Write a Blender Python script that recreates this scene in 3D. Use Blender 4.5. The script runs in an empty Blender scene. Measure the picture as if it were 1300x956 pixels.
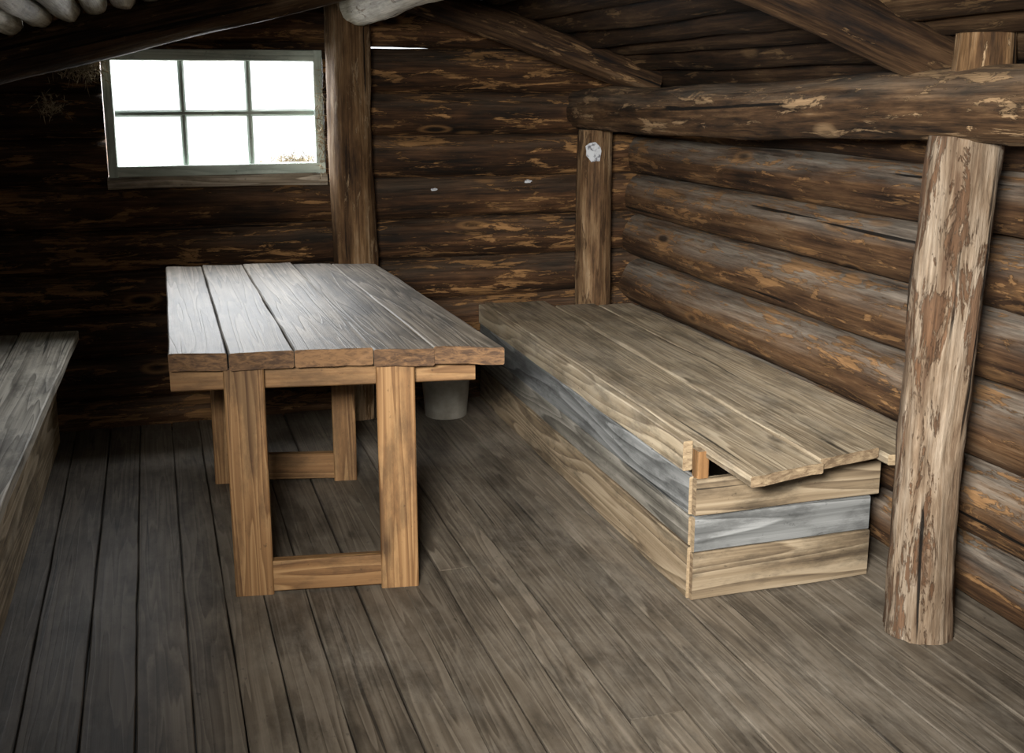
import bpy, math, random
from mathutils import Vector, noise, Matrix
random.seed(7)
S=bpy.context.scene
try:
    S.view_settings.view_transform='Standard'
except Exception: pass

# ---------------------------------------------------------------- mesh accumulator
class M:
    def __init__(s): s.v=[];s.f=[];s.g=[];s.r=[];s.sm=[];s.mi=[]
    def add(s,vs,fs,gs,rnd,smooth,mi=0):
        o=len(s.v); s.v+=vs; s.g+=gs; s.r+=[rnd]*len(vs)
        for f in fs: s.f.append([i+o for i in f]); s.sm.append(smooth); s.mi.append(mi)
def obj(name,m,mat,parent=None,label=None,cat=None,kind=None,origin=None,group=None):
    me=bpy.data.meshes.new(name)
    o3=Vector(origin) if origin is not None else Vector((0,0,0))
    me.from_pydata([tuple(Vector(v)-o3) for v in m.v],[],m.f)
    a=me.attributes.new("gr",'FLOAT_VECTOR','POINT')
    for i,g in enumerate(m.g): a.data[i].vector=g
    b=me.attributes.new("rnd",'FLOAT','POINT')
    for i,g in enumerate(m.r): b.data[i].value=g
    mats=mat if isinstance(mat,(list,tuple)) else [mat]
    for q in mats: me.materials.append(q)
    for i,p in enumerate(me.polygons):
        p.use_smooth=m.sm[i]
        p.material_index=min(m.mi[i],len(mats)-1)
    me.update()
    o=bpy.data.objects.new(name,me); S.collection.objects.link(o)
    o.location=o3
    if parent:
        o.parent=parent; o.location=o3-Vector(parent.location)
    if label: o["label"]=label
    if cat: o["category"]=cat
    if kind: o["kind"]=kind
    if group: o["group"]=group
    return o
def empty(name,loc,label,cat,group=None):
    o=bpy.data.objects.new(name,None); S.collection.objects.link(o); o.location=loc
    o["label"]=label;o["category"]=cat
    if group:o["group"]=group
    o.empty_display_size=.1
    return o

def board(m,A,B,w,t,up=(0,0,1),wB=None,n=14,jit=.0025,skA=0,skB=0,c=.004,rough=0):
    A=Vector(A);B=Vector(B);up=Vector(up)
    ax=(B-A);L=ax.length;ax.normalize()
    side=ax.cross(up).normalized();u=side.cross(ax).normalized()
    if wB is None:wB=w
    rnd=random.random();off=Vector((rnd*31.7,rnd*17.3,rnd*11.1))
    K=6
    vs=[];gs=[]
    def prof(w,t):
        h=w/2;q=t/2
        top=[(-h+c,q)]+[(-h+c+(w-2*c)*k/K,q) for k in range(1,K)]+[(h-c,q)]
        return top+[(h,q-c),(h,-q+c)]+[(x,-y) for x,y in reversed(top)]+[(-h,-q+c),(-h,q-c)]
    sd=rnd*50
    for i in range(n+1):
        tt=i/n; W=w+(wB-w)*tt
        P=prof(W,t)
        for (x,y) in P:
            al=L*tt
            sk=(skA if i==0 else skB if i==n else 0)*(x/W)
            if rough and i in(0,n): sk+= rough*noise.noise(Vector((x*18+sd,sd,i)))
            jx=jit*noise.noise(Vector((al*3+sd,(1 if x>0 else -1)*5,1)))*1.6
            jy=jit*noise.noise(Vector((al*2.2+sd,x*9,7)))*1.4
            vs.append(A+ax*(al+sk)+side*(x+jx)+u*(y+jy))
            gs.append(Vector((al,x,y))+off)
    N=len(prof(w,t));fs=[]
    for i in range(n):
        for k in range(N):
            k2=(k+1)%N
            fs.append([i*N+k,(i+1)*N+k,(i+1)*N+k2,i*N+k2])
    m.add(vs,fs,gs,rnd,False)
    for e in (0,n):
        r=[vs[e*N+k].copy() for k in range(N)]; g=[gs[e*N+k].copy() for k in range(N)]
        m.add(r,[list(range(N)) if e==0 else list(reversed(range(N)))],g,rnd,False,1)

def log(m,pts,rad,n=None,na=26,amp=.008,ridge=.0035):
    pts=[Vector(p) for p in pts]
    segs=[(pts[i+1]-pts[i]).length for i in range(len(pts)-1)];L=sum(segs)
    if n is None:n=max(8,int(L/.045))
    if not isinstance(rad,(list,tuple)):rad=[rad]*len(pts)
    def ev(s):
        d=s*L
        for i,q in enumerate(segs):
            if d<=q or i==len(segs)-1:
                t=d/q; return pts[i].lerp(pts[i+1],t),rad[i]+(rad[i+1]-rad[i])*t
            d-=q
    ax=(pts[-1]-pts[0]).normalized()
    up=Vector((0,0,1)) if abs(ax.z)<.9 else Vector((0,1,0))
    side=ax.cross(up).normalized();u=side.cross(ax).normalized()
    rnd=random.random();off=Vector((rnd*31.7,rnd*17.3,rnd*11.1));sd=rnd*80
    vs=[];gs=[];fs=[]
    for i in range(n+1):
        t=i/n;c,r=ev(t);al=t*L
        wob=(side*(.008*noise.noise(Vector((al*.9+sd,3,1))))+u*(.008*noise.noise(Vector((al*.9+sd,9,4))))) if amp>0 else Vector((0,0,0))
        for k in range(na):
            th=2*math.pi*k/na
            rr=r+amp*noise.noise(Vector((al*1.6+sd,math.cos(th)*1.3,math.sin(th)*1.3)))\
              +ridge*noise.noise(Vector((al*2.2+sd,math.cos(th)*5,math.sin(th)*5)))\
              +ridge*.8*noise.noise(Vector((al*9+sd,math.cos(th)*6,math.sin(th)*6)))
            x=math.cos(th)*rr;y=math.sin(th)*rr
            vs.append(c+wob+side*x+u*y); gs.append(Vector((al,x,y))+off)
    for i in range(n):
        for k in range(na):
            k2=(k+1)%na
            fs.append([i*na+k,(i+1)*na+k,(i+1)*na+k2,i*na+k2])
    m.add(vs,fs,gs,rnd,True)
    for e in (0,n):
        ring=[vs[e*na+k].copy() for k in range(na)];gg=[gs[e*na+k].copy() for k in range(na)]
        cc=sum(ring,Vector())/na;cg=sum(gg,Vector())/na
        F=[[k,(k+1)%na,na] if e==0 else [(k+1)%na,k,na] for k in range(na)]
        m.add(ring+[cc],F,gg+[cg],rnd,False,1)

# ---------------------------------------------------------------- materials
def nt(name):
    ma=bpy.data.materials.new(name);ma.use_nodes=True
    t=ma.node_tree;t.nodes.clear()
    out=t.nodes.new('ShaderNodeOutputMaterial');b=t.nodes.new('ShaderNodeBsdfPrincipled')
    t.links.new(b.outputs[0],out.inputs[0]);return ma,t,b
def ramp(t,src,stops):
    r=t.nodes.new('ShaderNodeValToRGB');e=r.color_ramp.elements
    while len(e)<len(stops):e.new(.5)
    for i,(p,c) in enumerate(stops):
        e[i].position=p
        e[i].color=(c,c,c,1) if not isinstance(c,tuple) else c+(1,)
    t.links.new(src,r.inputs[0]);return r.outputs[0]
def mapn(t,src,sc):
    m=t.nodes.new('ShaderNodeMapping');m.inputs['Scale'].default_value=sc
    t.links.new(src,m.inputs[0]);return m.outputs[0]
def nz(t,src,sc,scale=1,det=6,ro=.6,dist=0):
    n=t.nodes.new('ShaderNodeTexNoise');n.inputs['Scale'].default_value=scale
    n.inputs['Detail'].default_value=det;n.inputs['Roughness'].default_value=ro;n.inputs['Distortion'].default_value=dist
    t.links.new(mapn(t,src,sc),n.inputs[0]);return n.outputs[0]
def mix(t,fac,a,b,mode='MIX'):
    m=t.nodes.new('ShaderNodeMix');m.data_type='RGBA';m.blend_type=mode
    for s,i in((fac,0),(a,6),(b,7)):
        if isinstance(s,(int,float)): m.inputs[i].default_value=s if i==0 else (s,s,s,1)
        elif isinstance(s,tuple): m.inputs[i].default_value=s+(1,)
        else:t.links.new(s,m.inputs[i])
    return m.outputs[2]
def mth(t,op,a,b=None):
    m=t.nodes.new('ShaderNodeMath');m.operation=op
    for i,s in enumerate((a,b)):
        if s is None:continue
        if isinstance(s,(int,float)):m.inputs[i].default_value=s
        else:t.links.new(s,m.inputs[i])
    return m.outputs[0]
def attr(t,n):
    a=t.nodes.new('ShaderNodeAttribute');a.attribute_name=n;return a
def bump(t,b,h,st,dist=.01):
    n=t.nodes.new('ShaderNodeBump');n.inputs['Strength'].default_value=st;n.inputs['Distance'].default_value=dist
    t.links.new(h,n.inputs['Height'])
    t.links.new(n.outputs[0],b.inputs['Normal']);return n.outputs[0]
def knot(t,g,sc,lo=.03,hi=.085):
    vo=t.nodes.new('ShaderNodeTexVoronoi');vo.inputs['Scale'].default_value=1
    t.links.new(mapn(t,g,sc),vo.inputs[0])
    return ramp(t,vo.outputs['Distance'],[(lo,1.0),(hi,0.0)])

def wood(name,dark,mid,light,rough=.75,var=.35,knots=True,dirt=.4,spec=.3,dust=None,dustamt=.6,bst=.5,band=.34,ksc=(1.5,4.2,4.2)):
    ma,t,b=nt(name)
    g=attr(t,"gr").outputs['Vector'];rn=attr(t,"rnd").outputs['Fac']
    rings=nz(t,g,(.42,11,6),1.1,2,.5,.25)
    bd=mth(t,'FRACT',mth(t,'MULTIPLY',rings,11.0))
    bd=ramp(t,bd,[(0,0.25),(.6,.7),(.90,1.0),(1,.25)])
    fineA=nz(t,g,(1.6,140,140),1,5,.7)
    fineB=nz(t,g,(1.0,48,48),1,5,.65)
    fine=mth(t,'ADD',mth(t,'MULTIPLY',fineA,.45),mth(t,'MULTIPLY',fineB,.55))
    f2=mth(t,'ADD',mth(t,'MULTIPLY',bd,band),mth(t,'MULTIPLY',fine,1-band))
    col=ramp(t,f2,[(.34,dark),(.51,mid),(.68,light)])
    v=mth(t,'ADD',mth(t,'MULTIPLY',rn,var*2),1-var)
    cc=t.nodes.new('ShaderNodeCombineColor')
    for i in range(3):t.links.new(v,cc.inputs[i])
    col=mix(t,1,col,cc.outputs[0],'MULTIPLY')
    if knots:
        k=knot(t,g,ksc)
        col=mix(t,mth(t,'MULTIPLY',k,.75),col,tuple(x*.5 for x in dark))
    d=ramp(t,nz(t,g,(1.6,5,5),1.8,8,.7),[(.40,1-dirt),(.53,1.0)])
    col=mix(t,1,col,d,'MULTIPLY')
    # drying cracks
    ck=ramp(t,nz(t,g,(.7,34,34),1,2,.4,.1),[(.27,.25),(.295,1.0)])
    col=mix(t,1,col,ck,'MULTIPLY')
    sp=ramp(t,nz(t,g,(30,45,45),1,3,.6),[(.27,.55),(.34,1.0)])
    col=mix(t,1,col,sp,'MULTIPLY')
    if dust:
        co=t.nodes.new('ShaderNodeTexCoord')
        dm=ramp(t,nz(t,co.outputs['Object'],(1,1,1),1.9,10,.72,.3),[(.45,0.0),(.66,1.0)])
        dm=mth(t,'MULTIPLY',dm,ramp(t,nz(t,g,(6,30,30),1.5,6,.7),[(.38,.15),(.6,1.0)]))
        col=mix(t,mth(t,'MULTIPLY',dm,dustamt),col,dust)
    t.links.new(col,b.inputs['Base Color'])
    b.inputs['Roughness'].default_value=rough;b.inputs['Specular IOR Level'].default_value=spec
    bump(t,b,mth(t,'ADD',f2,mth(t,'MULTIPLY',ck,.2)),bst,.003)
    return ma
def endgrain(name,dark,light):
    ma,t,b=nt(name)
    g=attr(t,"gr").outputs['Vector'];rn=attr(t,"rnd").outputs['Fac']
    n=nz(t,g,(1,14,40),2,5,.7,.6)
    col=ramp(t,mth(t,'ADD',n,mth(t,'MULTIPLY',mth(t,'SUBTRACT',rn,.5),.15)),[(.33,dark),(.62,light)])
    t.links.new(col,b.inputs['Base Color']);b.inputs['Roughness'].default_value=.85
    bump(t,b,n,.4,.003);return ma

def bark(name,stops,flake,flk=.55,dust=None,dustamt=.5,streak=9,rough=.8,along=1.1,spec=.2,det=8,kn=True,nhi=.6,crk=.275):
    """weathered log: soft grain, crisp bark flakes exposing inner wood, knots, drying cracks"""
    ma,t,b=nt(name)
    g=attr(t,"gr").outputs['Vector'];rn=attr(t,"rnd").outputs['Fac']
    n1=nz(t,g,(along,streak,streak),1.5,det,.66,.25)
    fine=nz(t,g,(2.6,80,80),1,5,.7)
    mid=nz(t,g,(1.6,34,34),1,5,.68)
    big=nz(t,g,(1.6,4,4),1.0,5,.6)
    x=mth(t,'ADD',mth(t,'MULTIPLY',n1,.50),mth(t,'MULTIPLY',fine,.16))
    x=mth(t,'ADD',x,mth(t,'MULTIPLY',mid,.30))
    x=mth(t,'ADD',x,mth(t,'MULTIPLY',mth(t,'SUBTRACT',big,.5),.35))
    x=mth(t,'ADD',x,mth(t,'MULTIPLY',mth(t,'SUBTRACT',rn,.5),.06))
    col=ramp(t,x,stops)
    if dust:
        ge=t.nodes.new('ShaderNodeNewGeometry');sp=t.nodes.new('ShaderNodeSeparateXYZ');t.links.new(ge.outputs['Normal'],sp.inputs[0])
        dn=nz(t,g,(1.3,12,12),1.4,9,.74)
        dm=mth(t,'MULTIPLY',ramp(t,sp.outputs[2],[(0.0,0.0),(nhi,1.0)]),ramp(t,dn,[(.38,0.15),(.58,1.0)]))  # upward faces paler: dust plus painted light from above
        dc=mix(t,1,dust,ramp(t,mid,[(.35,.6),(.6,1.1)]),'MULTIPLY')
        col=mix(t,mth(t,'MULTIPLY',dm,dustamt),col,dc)
    fl=nz(t,g,(3.2,17,17),1.3,10,.74,.5)
    fl2=mth(t,'ADD',mth(t,'MULTIPLY',fl,.75),mth(t,'MULTIPLY',big,.25))
    fm=ramp(t,fl2,[(flk,0.0),(flk+.02,1.0)])
    fc=mix(t,1,flake,ramp(t,mid,[(.35,.5),(.62,1.35)]),'MULTIPLY')
    col=mix(t,mth(t,'MULTIPLY',fm,.85),col,fc)
    fr=ramp(t,fine,[(.3,.6),(.6,1.12)])
    col=mix(t,1,col,fr,'MULTIPLY')
    if kn:
        k=knot(t,g,(1.5,4.2,4.2),.05,.10)
        k2=knot(t,g,(1.5,4.2,4.2),.11,.15)
        col=mix(t,mth(t,'MULTIPLY',mth(t,'SUBTRACT',k2,k),.5),col,flake)
        col=mix(t,mth(t,'MULTIPLY',k,.85),col,stops[0][1])
    cr=nz(t,g,(.5,26,26),1,2,.4,.15)
    crm=ramp(t,cr,[(crk,0.06),(crk+.025,1.0)])
    col=mix(t,1,col,crm,'MULTIPLY')
    t.links.new(col,b.inputs['Base Color'])
    b.inputs['Roughness'].default_value=rough;b.inputs['Specular IOR Level'].default_value=spec
    h=mth(t,'ADD',mth(t,'ADD',n1,mth(t,'MULTIPLY',mth(t,'ADD',fine,mid),.35)),mth(t,'MULTIPLY',crm,.3))
    h=mth(t,'SUBTRACT',h,mth(t,'MULTIPLY',fm,.18))
    bump(t,b,h,.9,.012)
    return ma

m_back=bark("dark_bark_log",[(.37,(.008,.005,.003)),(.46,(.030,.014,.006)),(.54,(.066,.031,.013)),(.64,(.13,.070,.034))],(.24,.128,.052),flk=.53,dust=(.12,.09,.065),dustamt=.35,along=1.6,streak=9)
m_right=bark("dusty_toplit_log",[(.37,(.013,.007,.004)),(.45,(.046,.023,.011)),(.53,(.088,.047,.022)),(.64,(.15,.095,.055))],(.21,.115,.050),flk=.535,dust=(.225,.198,.168),dustamt=.78,along=1.1,streak=7,det=9,nhi=.65)  # dust amount raised so log tops look lit, undersides stay brown
m_post=bark("peeled_post",[(.36,(.080,.047,.028)),(.44,(.145,.103,.069)),(.52,(.215,.168,.125)),(.64,(.31,.262,.21))],(.075,.036,.017),flk=.515,along=1.8,streak=9,crk=.29)
m_post2=bark("brown_post",[(.37,(.03,.016,.008)),(.45,(.10,.055,.026)),(.53,(.18,.115,.062)),(.64,(.30,.225,.15))],(.05,.026,.012),flk=.54,along=1.5,streak=9)
m_post3=bark("window_post",[(.38,(.018,.009,.004)),(.46,(.070,.036,.015)),(.54,(.14,.08,.037)),(.66,(.28,.20,.125))],(.32,.22,.13),flk=.555,along=1.5,streak=9)
m_beam=bark("beam_log",[(.37,(.016,.009,.005)),(.45,(.064,.034,.016)),(.53,(.13,.075,.037)),(.64,(.24,.165,.10))],(.31,.205,.115),flk=.54,dust=(.21,.18,.145),dustamt=.35,along=1.7,streak=9)
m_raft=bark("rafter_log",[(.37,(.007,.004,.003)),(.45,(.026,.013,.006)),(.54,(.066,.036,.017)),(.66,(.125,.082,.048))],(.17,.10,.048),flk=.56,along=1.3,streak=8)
m_pole=bark("birch_pole",[(.32,(.15,.12,.08)),(.42,(.33,.29,.22)),(.55,(.50,.45,.36)),(.70,(.6,.56,.48))],(.22,.15,.09),flk=.59,along=2.5,streak=5,kn=False)
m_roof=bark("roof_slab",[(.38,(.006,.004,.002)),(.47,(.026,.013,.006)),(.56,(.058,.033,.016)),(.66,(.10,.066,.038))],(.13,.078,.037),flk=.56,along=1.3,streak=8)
m_floor=wood("floor_boards",(.048,.038,.028),(.094,.076,.057),(.143,.120,.094),rough=.60,var=.2,dirt=.42,spec=.36,dust=(.235,.21,.178),dustamt=.5,bst=.35)
m_top=wood("table_top_wood",(.042,.032,.022),(.142,.116,.086),(.26,.222,.178),rough=.58,var=.16,dirt=.5,spec=.34,bst=.8,ksc=(1.9,5,5))
m_leg=wood("orange_pine",(.09,.042,.015),(.175,.092,.037),(.26,.152,.068),rough=.65,var=.08,dirt=.42)
m_bench=wood("bench_planks",(.095,.070,.045),(.255,.203,.138),(.39,.328,.24),rough=.62,var=.12,dirt=.48,dust=(.40,.36,.30),dustamt=.45,spec=.38)
m_bpanel=wood("bench_panels",(.068,.048,.031),(.175,.131,.084),(.275,.22,.153),rough=.7,var=.12,dirt=.5)
m_bgrey=wood("weathered_grey_board",(.050,.052,.052),(.122,.126,.128),(.20,.206,.21),rough=.7,var=.05,dirt=.45)
m_bmix=wood("weathered_brown_grey_board",(.06,.054,.045),(.14,.130,.112),(.23,.215,.19),rough=.7,var=.05,dirt=.4)
m_lb=wood("grey_bench_plank",(.14,.125,.10),(.42,.385,.32),(.60,.56,.48),rough=.6,var=.12,dirt=.45)
m_lbf=wood("bench_front_board",(.14,.10,.06),(.36,.28,.18),(.52,.43,.31),rough=.7,var=.12,dirt=.45)
m_frame=wood("painted_frame",(.34,.41,.36),(.48,.56,.50),(.58,.65,.59),rough=.6,var=.03,knots=False,dirt=.3)
m_sill=wood("pale_sill",(.12,.09,.06),(.33,.27,.20),(.55,.48,.39),rough=.7,var=.05,knots=False,dirt=.5)
e_brown=endgrain("sawn_end",(.040,.019,.008),(.155,.082,.035))
e_tan=endgrain("sawn_end_tan",(.10,.065,.036),(.26,.195,.12))

# ---------------------------------------------------------------- room shell
XL,XR,YB,YF=-1.08,2.40,5.60,-1.5
RX,RZ=.92,2.27
def roofz(x): return RZ-.40*(x-RX) if x>RX else RZ-.25*(RX-x)

m=M()
x=XL-.15
while x<XR+.25:
    w=random.uniform(.12,.17)
    cut=random.uniform(1.2,4.2) if random.random()<.35 else None
    xc=x+w/2;tilt=random.uniform(-.004,.004)
    gap=random.uniform(.003,.006)
    if cut:
        board(m,(xc,YF-.2,-.016),(xc,cut-.002,-.016),w-gap,.03,n=22,c=.003)
        board(m,(xc,cut+.002,-.016),(xc+tilt,YB+.2,-.016),w-gap,.03,n=22,c=.003)
    else: board(m,(xc,YF-.2,-.016),(xc+tilt,YB+.2,-.016),w-gap,.03,n=40,c=.003)
    x+=w
z=-.05
m.add([Vector((XL-.3,YF-.3,z)),Vector((XR+.4,YF-.3,z)),Vector((XR+.4,YB+.3,z)),Vector((XL-.3,YB+.3,z))],[[0,1,2,3]],[Vector((0,0,0))]*4,0,False)
obj("floor",m,m_floor,kind="structure")

WX0,WX1,WZ0,WZ1=-.19,.815,1.205,1.79
m=M()
zc=1.695
while zc>-.05:
    r=.108
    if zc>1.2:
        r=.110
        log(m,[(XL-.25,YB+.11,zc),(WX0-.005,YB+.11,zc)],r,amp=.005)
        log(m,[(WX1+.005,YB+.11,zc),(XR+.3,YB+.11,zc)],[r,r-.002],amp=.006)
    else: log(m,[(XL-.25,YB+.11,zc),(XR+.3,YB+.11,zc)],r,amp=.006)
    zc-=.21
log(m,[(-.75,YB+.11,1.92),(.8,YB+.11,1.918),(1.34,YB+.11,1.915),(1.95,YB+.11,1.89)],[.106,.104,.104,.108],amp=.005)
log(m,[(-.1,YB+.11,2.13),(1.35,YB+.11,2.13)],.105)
board(m,(XL-.2,YB+.2,.58),(XR+.3,YB+.2,.58),.03,1.2,n=2,jit=0)  # three backing boards added behind the logs to stop light leaking through
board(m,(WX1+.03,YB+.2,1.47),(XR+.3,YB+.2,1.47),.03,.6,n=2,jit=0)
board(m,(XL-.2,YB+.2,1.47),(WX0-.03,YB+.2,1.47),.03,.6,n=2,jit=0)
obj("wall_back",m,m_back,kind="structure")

m=M()
for a,b_ in ((1.56,1.36),(1.37,1.165),(1.165,.945),(.945,.705),(.705,.45),(.45,.19),(.20,-.03)):
    r=(a-b_)/2-.002;zc=(a+b_)/2
    dz=random.uniform(-.008,.008)
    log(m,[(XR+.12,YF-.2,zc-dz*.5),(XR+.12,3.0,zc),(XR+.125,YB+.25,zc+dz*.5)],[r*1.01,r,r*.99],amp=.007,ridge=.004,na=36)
board(m,(XR+.2,YF-.2,.8),(XR+.2,YB+.25,.8),.03,1.5,n=2,jit=0)  # unseen slab added outside the logs, blocks light slits
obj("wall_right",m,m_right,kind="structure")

m=M()
for k in range(8):
    zc=.10+k*.22
    if zc<1.75:
        log(m,[(XL-.12,YF-.2,zc),(XL-.12,YB+.25,zc)],.115,na=16)
obj("wall_left",m,m_back,kind="structure")
m=M()
for k in range(10):
    zc=.10+k*.22
    log(m,[(XL-.25,YF-.1,zc),(XR+.3,YF-.1,zc)],.115,na=16)
obj("wall_front",m,m_back,kind="structure")

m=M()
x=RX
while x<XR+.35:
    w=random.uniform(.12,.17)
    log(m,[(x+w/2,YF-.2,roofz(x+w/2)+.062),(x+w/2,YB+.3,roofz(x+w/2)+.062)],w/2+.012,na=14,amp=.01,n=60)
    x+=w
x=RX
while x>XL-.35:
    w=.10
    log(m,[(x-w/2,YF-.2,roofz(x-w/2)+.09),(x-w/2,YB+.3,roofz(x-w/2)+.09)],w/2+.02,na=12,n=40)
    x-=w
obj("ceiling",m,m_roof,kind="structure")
i=0;x=-.98
while x<.5:
    m=M();w=.10+random.uniform(-.012,.01);xc=x+w/2
    y0=3.5;y1=5.02+random.uniform(-.05,.05)
    zc=roofz(xc)-.05
    log(m,[(xc,y0,zc),(xc,y1,zc)],[w*.44,w*.47],na=18,n=24,amp=.010,ridge=.001)
    obj("roof_pole" if i==0 else "roof_pole.%03d"%i,m,m_pole,label="pale debarked birch pole laid under the roof",cat="pole",origin=(xc,(y0+y1)/2,zc),group="pale birch poles under the roof")
    x+=w+.006;i+=1

# ---------------------------------------------------------------- beams and posts
m=M();log(m,[(2.13,YF-.1,1.64),(2.12,2.4,1.575),(2.14,4.2,1.525),(2.18,YB+.15,1.50)],[.1,.098,.1,.102],na=34,amp=.013,ridge=.006)
obj("wall_plate_beam",m,m_beam,label="long rough log beam resting on the bunk posts",cat="beam",origin=(2.13,3,1.55))
m=M();log(m,[(.95,YF-.1,2.02),(.95,5.33,1.985)],[.1,.09],na=28,amp=.01)
obj("ridge_beam",m,[m_pole,e_tan],label="pale debarked ridge log under the roof peak",cat="beam",origin=(.95,3,2.0))
def rafter(i,pts,r,lab):
    m=M();log(m,pts,r,na=28,amp=.01,ridge=.004);c=sum((Vector(p) for p in pts),Vector())/len(pts)
    obj("rafter" if i==0 else "rafter.%03d"%i,m,[m_raft,e_brown],label=lab,cat="rafter",origin=c,group="log rafters")
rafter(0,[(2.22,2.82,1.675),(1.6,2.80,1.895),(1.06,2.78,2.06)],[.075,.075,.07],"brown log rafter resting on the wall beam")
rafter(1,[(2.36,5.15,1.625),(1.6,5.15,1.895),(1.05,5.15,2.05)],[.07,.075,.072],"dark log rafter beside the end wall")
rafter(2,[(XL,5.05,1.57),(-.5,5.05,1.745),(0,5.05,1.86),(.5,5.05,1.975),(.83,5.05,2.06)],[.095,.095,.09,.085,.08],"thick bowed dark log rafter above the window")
m=M();log(m,[(2.135,2.64,.0),(2.125,2.64,.6),(2.14,2.64,1.0),(2.15,2.64,1.487)],[.098,.091,.096,.099],na=44,amp=.012,ridge=.009,n=90)
obj("log_post",m,[m_post,e_tan],label="weathered grey-brown peeled log post with bark streaks by the bunk",cat="post",origin=(2.14,2.64,0))
m=M();log(m,[(2.19,5.49,.0),(2.19,5.49,1.405)],[.092,.090],na=30,amp=.008,n=50)
obj("log_post.001",m,[m_post2,e_tan],label="brown log post at the head of the bunk with paper scrap",cat="post",origin=(2.19,5.49,0))
m=M();log(m,[(.925,5.46,.0),(.92,5.46,2.08)],[.108,.105],na=30,amp=.014,ridge=.006,n=70)
obj("log_post.002",m,[m_post3,e_tan],label="dark brown log post beside the window",cat="post",origin=(.925,5.46,0))
m=M();log(m,[(2.16,2.60,1.655),(2.16,2.60,1.76)],[.082,.078],na=26,amp=.006,n=8)
obj("log_block",m,[m_post3,e_tan],label="short sawn log block on top of the wall beam",cat="log",origin=(2.16,2.6,1.655))

# ---------------------------------------------------------------- window
win=bpy.data.objects.new("window_1",None);S.collection.objects.link(win);win.location=(.31,YB+.06,1.2);win["kind"]="structure"
YW=YB+.03
m=M()
board(m,(WX0,YW,WZ1-.026),(WX1,YW,WZ1-.026),.07,.052,up=(0,0,1),n=8,jit=.001)
board(m,(WX0,YW,WZ0+.028),(WX1,YW,WZ0+.028),.07,.050,up=(0,0,1),n=8,jit=.001)
board(m,(WX0+.022,YW,WZ0),(WX0+.022,YW,WZ1),.07,.042,up=(1,0,0),n=8,jit=.001)
board(m,(WX1-.022,YW,WZ0),(WX1-.022,YW,WZ1),.07,.042,up=(1,0,0),n=8,jit=.001)
obj("window_frame",m,m_frame,parent=win,origin=(.31,YW,WZ0),label="pale grey-green painted frame")
m=M()
iw=(WX1-WX0-.09)
for k in (1,2):
    xx=WX0+.045+iw*k/3
    board(m,(xx,YW,WZ0+.05),(xx,YW,WZ1-.05),.022,.028,up=(1,0,0),n=4,jit=0,c=.008)
board(m,(WX0+.045,YW-.001,(WZ0+WZ1)/2),(WX1-.045,YW-.001,(WZ0+WZ1)/2),.022,.030,up=(0,0,1),n=4,jit=0,c=.008)
obj("glazing_bar",m,m_frame,parent=win,origin=(.31,YW,1.5),label="thin grey-green glazing bars")
gm,t,b=nt("dusty_glass")
t.nodes.remove(b)
tr=t.nodes.new('ShaderNodeBsdfTransparent');gl=t.nodes.new('ShaderNodeBsdfGlossy');gl.inputs['Roughness'].default_value=.1
mx=t.nodes.new('ShaderNodeMixShader');mx.inputs[0].default_value=.04
t.links.new(tr.outputs[0],mx.inputs[1]);t.links.new(gl.outputs[0],mx.inputs[2])
t.links.new(mx.outputs[0],[n for n in t.nodes if n.type=='OUTPUT_MATERIAL'][0].inputs[0])
m=M();yg=YW+.004
m.add([Vector((WX0+.04,yg,WZ0+.05)),Vector((WX1-.04,yg,WZ0+.05)),Vector((WX1-.04,yg,WZ1-.05)),Vector((WX0+.04,yg,WZ1-.05))],[[0,1,2,3]],[Vector((0,0,0))]*4,0,False)
obj("window_glass",m,gm,parent=win,origin=(.31,yg,1.5))
m=M();board(m,(WX0-.01,YB+.085,WZ0-.026),(WX1+.01,YB+.085,WZ0-.026),.16,.058,n=40,jit=.010,c=.016)
obj("window_sill",m,m_sill,parent=win,origin=(.31,YB+.06,WZ0),label="pale weathered sill log edge")
m=M();board(m,(WX0-.03,YB+.08,WZ1+.015),(WX1+.03,YB+.08,WZ1+.015),.12,.035,n=16,jit=.004)
obj("window_header",m,m_back,parent=win,origin=(.31,YB+.06,WZ1))

# ---------------------------------------------------------------- table
ZT=.82
tab=empty("wooden_table",(.5,4.2,0),"rough plank table with grey weathered top and orange-brown legs","table")
near=[(.01,3.53),(.185,3.475),(.385,3.455),(.625,3.405),(.81,3.36),(1.02,3.29)]
far=[(.03,5.33),(.19,5.30),(.37,5.28),(.59,5.25),(.765,5.18),(.965,5.12)]
m=M()
for i in range(5):
    a0,a1=near[i],near[i+1];b0,b1=far[i],far[i+1]
    wA=a1[0]-a0[0]-.003;wB=b1[0]-b0[0]-.003
    th=.056
    A=((a0[0]+a1[0])/2,(a0[1]+a1[1])/2,ZT-th/2+random.uniform(-.003,.003));B=((b0[0]+b1[0])/2,(b0[1]+b1[1])/2,ZT-th/2+random.uniform(-.003,.003))
    sk=[-.04,-.02,-.04,-.05,-.09][i]
    board(m,A,B,wA,th,wB=wB,n=30,jit=.002,skA=sk,skB=-.04,rough=.04 if i==4 else .014)
obj("tabletop",m,[m_top,e_brown],parent=tab,origin=(.5,4.3,ZT),label="grey weathered planks with ragged ends")
dv=Vector((1.0,-.15,0)).normalized()
ZU=ZT-.059
def legpart(i,x0,x1,y0,zt):
    m=M();xc=(x0+x1)/2
    board(m,(xc,y0,0),(xc,y0,zt),x1-x0,.05,up=(-dv.y,dv.x,0),n=10,jit=.001)
    obj("leg" if i==0 else "leg.%03d"%i,m,m_leg,parent=tab,origin=(xc,y0,0))
legpart(0,.172,.295,3.52,ZU);legpart(1,.638,.76,3.44,ZU)
legpart(2,.17,.27,4.64,ZU);legpart(3,.65,.745,4.53,ZU)
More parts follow.
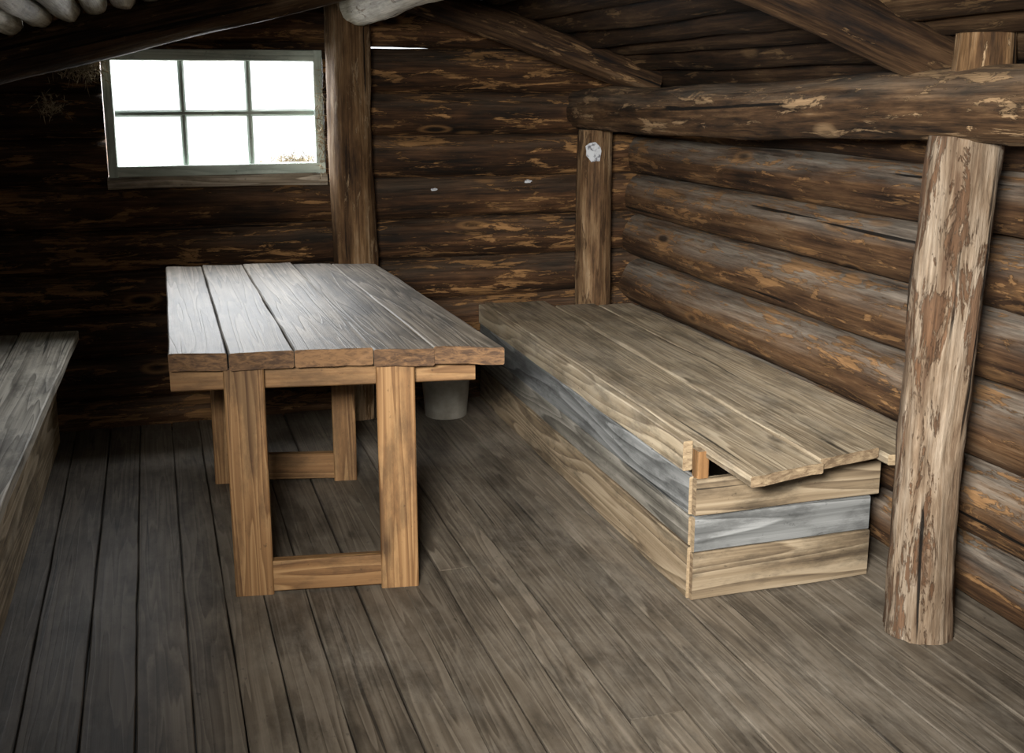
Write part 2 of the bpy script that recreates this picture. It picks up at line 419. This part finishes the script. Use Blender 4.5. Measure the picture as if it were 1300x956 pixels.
def rail(i,name,A,B,h,t,mat):
    m=M();board(m,A,B,t,h,n=10,jit=.0015)
    obj(name if i==0 else name+".%03d"%i,m,mat,parent=tab,origin=A)
rail(0,"apron",(.015,3.60,ZU-.038),(.965,3.45,ZU-.038),.074,.05,m_leg)
rail(1,"apron",(.04,4.72,ZU-.038),(.92,4.58,ZU-.038),.074,.05,m_leg)
rail(0,"stretcher",(.29,3.515,.06),(.645,3.455,.06),.105,.04,m_leg)
rail(1,"stretcher",(.265,4.63,.065),(.655,4.54,.065),.11,.04,m_leg)

# ---------------------------------------------------------------- right bunk
bun=empty("sleeping_bench",(1.9,4.2,0),"boxed plank sleeping bench with overhanging top boards by the log wall","bench")
ZB=.51
def part(par,name,i,boards,mat,label=None,org=None):
    m=M()
    for bd in boards: board(m,*bd[0],**bd[1])
    return obj(name if i==0 else name+".%03d"%i,m,[mat,e_tan],parent=par,origin=org or boards[0][0][0],label=label)
Z=ZB-.016
part(bun,"top_plank",0,[(((1.738,2.78,Z),(1.785,5.57,Z),.268,.034),dict(wB=.33,n=30,jit=.004,skA=.06,rough=.012))],m_bench)
part(bun,"top_plank",1,[(((1.993,2.835,Z+.008),(2.055,5.39,Z+.004),.236,.034),dict(wB=.21,n=30,jit=.004,skA=.05,rough=.012))],m_bench)
part(bun,"top_plank",2,[(((2.24,2.80,Z-.006),(2.28,5.39,Z-.006),.24,.034),dict(wB=.19,n=30,jit=.004,skA=-.03,rough=.012))],m_bench)
part(bun,"front_rail",0,[(((1.582,3.12,.462),(1.60,5.56,.462),.034,.10),dict(n=26,jit=.004))],m_bench)
part(bun,"corner_post",0,[(((1.60,3.062,.36),(1.60,3.062,.50),.045,.04),dict(up=(1,0,0),n=3,jit=0))],m_leg)
part(bun,"front_panel",0,[(((1.580,3.07,.345),(1.60,5.56,.345),.028,.128),dict(n=22,jit=.002))],m_bgrey,"blue-grey weathered board")
part(bun,"front_panel",1,[(((1.577,3.06,.23),(1.60,5.56,.23),.028,.098),dict(n=22,jit=.002))],m_bmix)
part(bun,"front_panel",2,[(((1.572,3.05,.09),(1.60,5.56,.09),.028,.176),dict(n=22,jit=.002))],m_bpanel)
part(bun,"end_panel",0,[(((1.572,3.045,.350),(2.25,3.045,.350),.026,.122),dict(n=10,jit=.003))],m_bpanel)
part(bun,"end_panel",1,[(((1.570,3.042,.226),(2.22,3.042,.226),.026,.118),dict(n=10,jit=.003))],m_bgrey,"blue-grey weathered board")
part(bun,"end_panel",2,[(((1.568,3.040,.083),(2.225,3.040,.083),.026,.162),dict(n=10,jit=.003))],m_bpanel)

# ---------------------------------------------------------------- left bench
lb=empty("plank_bench",(-.7,4.2,0),"low grey plank bench along the dark wall","bench")
part(lb,"seat_plank",0,[(((-.565,2.3,.492),(-.50,5.5,.492),.17,.045),dict(wB=.25,n=30,jit=.003,skB=-.03))],m_lb)
part(lb,"seat_plank",1,[(((-.77,2.3,.488),(-.735,5.48,.488),.22,.045),dict(wB=.205,n=30,jit=.003))],m_lb)
part(lb,"seat_plank",2,[(((-.97,2.3,.488),(-.945,5.48,.488),.17,.045),dict(wB=.20,n=30,jit=.003))],m_lb)
part(lb,"front_panel",0,[(((-.56,2.3,.115),(-.505,5.42,.115),.03,.22),dict(n=20,jit=.002)),(((-.555,2.3,.346),(-.50,5.42,.346),.03,.235),dict(n=20,jit=.002))],m_lbf)

# ---------------------------------------------------------------- bucket
bm_,t,b=nt("grey_enamel");
co=t.nodes.new('ShaderNodeTexCoord')
c=ramp(t,nz(t,co.outputs['Object'],(1,1,1),14,5,.6),[(.35,(.19,.175,.15)),(.65,(.30,.285,.25))])
t.links.new(c,b.inputs['Base Color']);b.inputs['Roughness'].default_value=.5
def lathe(m,c,prof,n=40):
    c=Vector(c);vs=[];gs=[];fs=[]
    for r,z in prof:
        for k in range(n):
            a=2*math.pi*k/n;vs.append(c+Vector((r*math.cos(a),r*math.sin(a),z)));gs.append(Vector((z,r,a)))
    for i in range(len(prof)-1):
        for k in range(n):
            k2=(k+1)%n;fs.append([i*n+k,i*n+k2,(i+1)*n+k2,(i+1)*n+k])
    fs.append([k for k in reversed(range(n))]);fs.append([(len(prof)-1)*n+k for k in range(n)])
    m.add(vs,fs,gs,0,True)
bu=empty("bucket",(1.34,5.33,0),"pale grey enamel bucket on the floor by the end wall","bucket")
m=M();lathe(m,(1.34,5.33,0),[(.10,.0),(.105,.004),(.125,.24),(.132,.245),(.134,.252),(.13,.258),(.122,.252),(.103,.012),(.0001,.01)])
obj("bucket_body",m,bm_,parent=bu,origin=(1.34,5.33,0))
m=M()
hp=[]
for k in range(13):
    a=math.pi*k/12;hp.append((1.34-.132*math.cos(a),5.33-.10*math.sin(a),.235-.03*math.sin(a)))
log(m,hp,.003,n=30,na=8,amp=0,ridge=0)
obj("bucket_handle",m,bm_,parent=bu,origin=(1.34,5.33,.235))

# ---------------------------------------------------------------- scraps, moss
pm,t,b=nt("paper");co=t.nodes.new('ShaderNodeTexCoord')
c=ramp(t,nz(t,co.outputs['Object'],(1,1,1),45,4,.6),[(.38,(.10,.10,.12)),(.50,(.42,.44,.48))])
t.links.new(c,b.inputs['Base Color']);b.inputs['Roughness'].default_value=.8
def scrap(i,c,w,h,nrm,lab,R=None):
    m=M();n=Vector(nrm).normalized();s=n.cross(Vector((0,0,1))).normalized();N=14
    vs=[];gs=[]
    for k in range(N):
        a=2*math.pi*k/N;rr=.5*(.7+.5*random.random())
        x=math.cos(a)*rr*w;p=Vector(c)+s*x+Vector((0,0,1))*math.sin(a)*rr*h
        if R: p-=n*(R-math.sqrt(max(0,R*R-x*x)))
        vs.append(p);gs.append(Vector((0,0,0)))
    vs.append(Vector(c));gs.append(Vector((0,0,0)))
    m.add(vs,[[k,(k+1)%N,N] for k in range(N)],gs,0,False)
    obj("paper_scrap" if i==0 else "paper_scrap.%03d"%i,m,pm,label=lab,cat="paper",origin=c)
scrap(0,(2.145,5.49-.098,1.30),.095,.12,(-.3,-1,0),"torn white paper scrap stuck on the brown log post",R=.09)
scrap(1,(1.86,YB-.006,1.14),.045,.018,(0,-1,0),"small torn white paper scrap on the log wall")
scrap(2,(1.36,YB-.006,1.11),.038,.015,(0,-1,0),"small torn white paper scrap on the log wall")

mm,t,b=nt("dry_moss");co=t.nodes.new('ShaderNodeTexCoord')
c=ramp(t,nz(t,co.outputs['Object'],(1,1,1),30,3,.6),[(.35,(.16,.12,.07)),(.65,(.45,.36,.23))])
t.links.new(c,b.inputs['Base Color']);b.inputs['Roughness'].default_value=.9
def tuft(i,c,sx,sy,sz,n,L,lab,kindn="moss_tuft",mat=mm):
    m=M();c=Vector(c)
    for k in range(n):
        p=c+Vector((random.gauss(0,sx),random.gauss(0,sy),random.gauss(0,sz)))
        d=Vector((random.gauss(0,1),random.gauss(0,.6),random.gauss(-.3,1))).normalized()
        l=L*random.uniform(.5,1.2);q=Vector((random.gauss(0,1),random.gauss(0,1),random.gauss(0,1))).normalized()
        s=d.cross(q).normalized()*.0016
        a,b2,c2=p,p+d*l*.5+q*l*.12,p+d*l+q*l*.35
        m.add([a-s,a+s,b2+s*.8,b2-s*.8,c2],[[0,1,2,3],[3,2,4]],[Vector((0,0,0))]*5,0,False)
    obj(kindn if i==0 else kindn+".%03d"%i,m,mat,label=lab,cat="moss",kind="stuff",origin=c)
tuft(0,(-.27,YB-.04,1.72),.05,.012,.035,620,.05,"dry moss chinking hanging beside the window")
tuft(1,(-.42,YB-.03,1.54),.025,.012,.025,160,.04,"dry moss chinking hanging between wall logs")
tuft(2,(.795,YB-.03,1.42),.008,.012,.12,200,.035,"dry straw stuffed between window and post")
tuft(3,(.68,YB+.13,1.25),.06,.010,.020,460,.05,"dry straw heaped outside the lower window pane")

# ---------------------------------------------------------------- world and lights
w=bpy.data.worlds.new("World");S.world=w;w.use_nodes=True
bg=w.node_tree.nodes['Background'];bg.inputs[0].default_value=(.95,.98,1,1);bg.inputs[1].default_value=1.6
def area(name,loc,target,sx,sy,e,col,spread=None):
    l=bpy.data.lights.new(name,'AREA');l.shape='RECTANGLE';l.size=sx;l.size_y=sy;l.energy=e;l.color=col
    if spread:l.spread=spread
    o=bpy.data.objects.new(name,l);S.collection.objects.link(o);o.location=loc
    o.rotation_euler=(Vector(target)-Vector(loc)).to_track_quat('-Z','Y').to_euler()
area("high_key_light",(-.30,.15,1.86),(2.02,3.7,.42),.6,.3,68,(1.0,.96,.88),math.radians(60))  # area lamp added under the closed roof, brightens the bunk side
area("front_fill",(.6,-1.2,1.2),(.5,4.5,1.0),.9,1.5,8,(1.0,.97,.93))  # weak fill added before the closed front wall, lifts left bench and window post
area("window_daylight",(.30,YB+.42,1.72),(.38,4.85,.8),1.1,.8,84,(.96,.98,1.0))

# ---------------------------------------------------------------- camera
cam=bpy.data.cameras.new("camera");co=bpy.data.objects.new("camera",cam);S.collection.objects.link(co)
co.location=(0,0,1.62)
yaw=.307147;pit=.222146
co.rotation_euler=(math.pi/2-pit,0,-yaw)
cam.sensor_width=36;cam.sensor_fit='HORIZONTAL';cam.lens=36*1430/1300
cam.shift_y=-45/1300;cam.clip_start=.05
S.camera=co
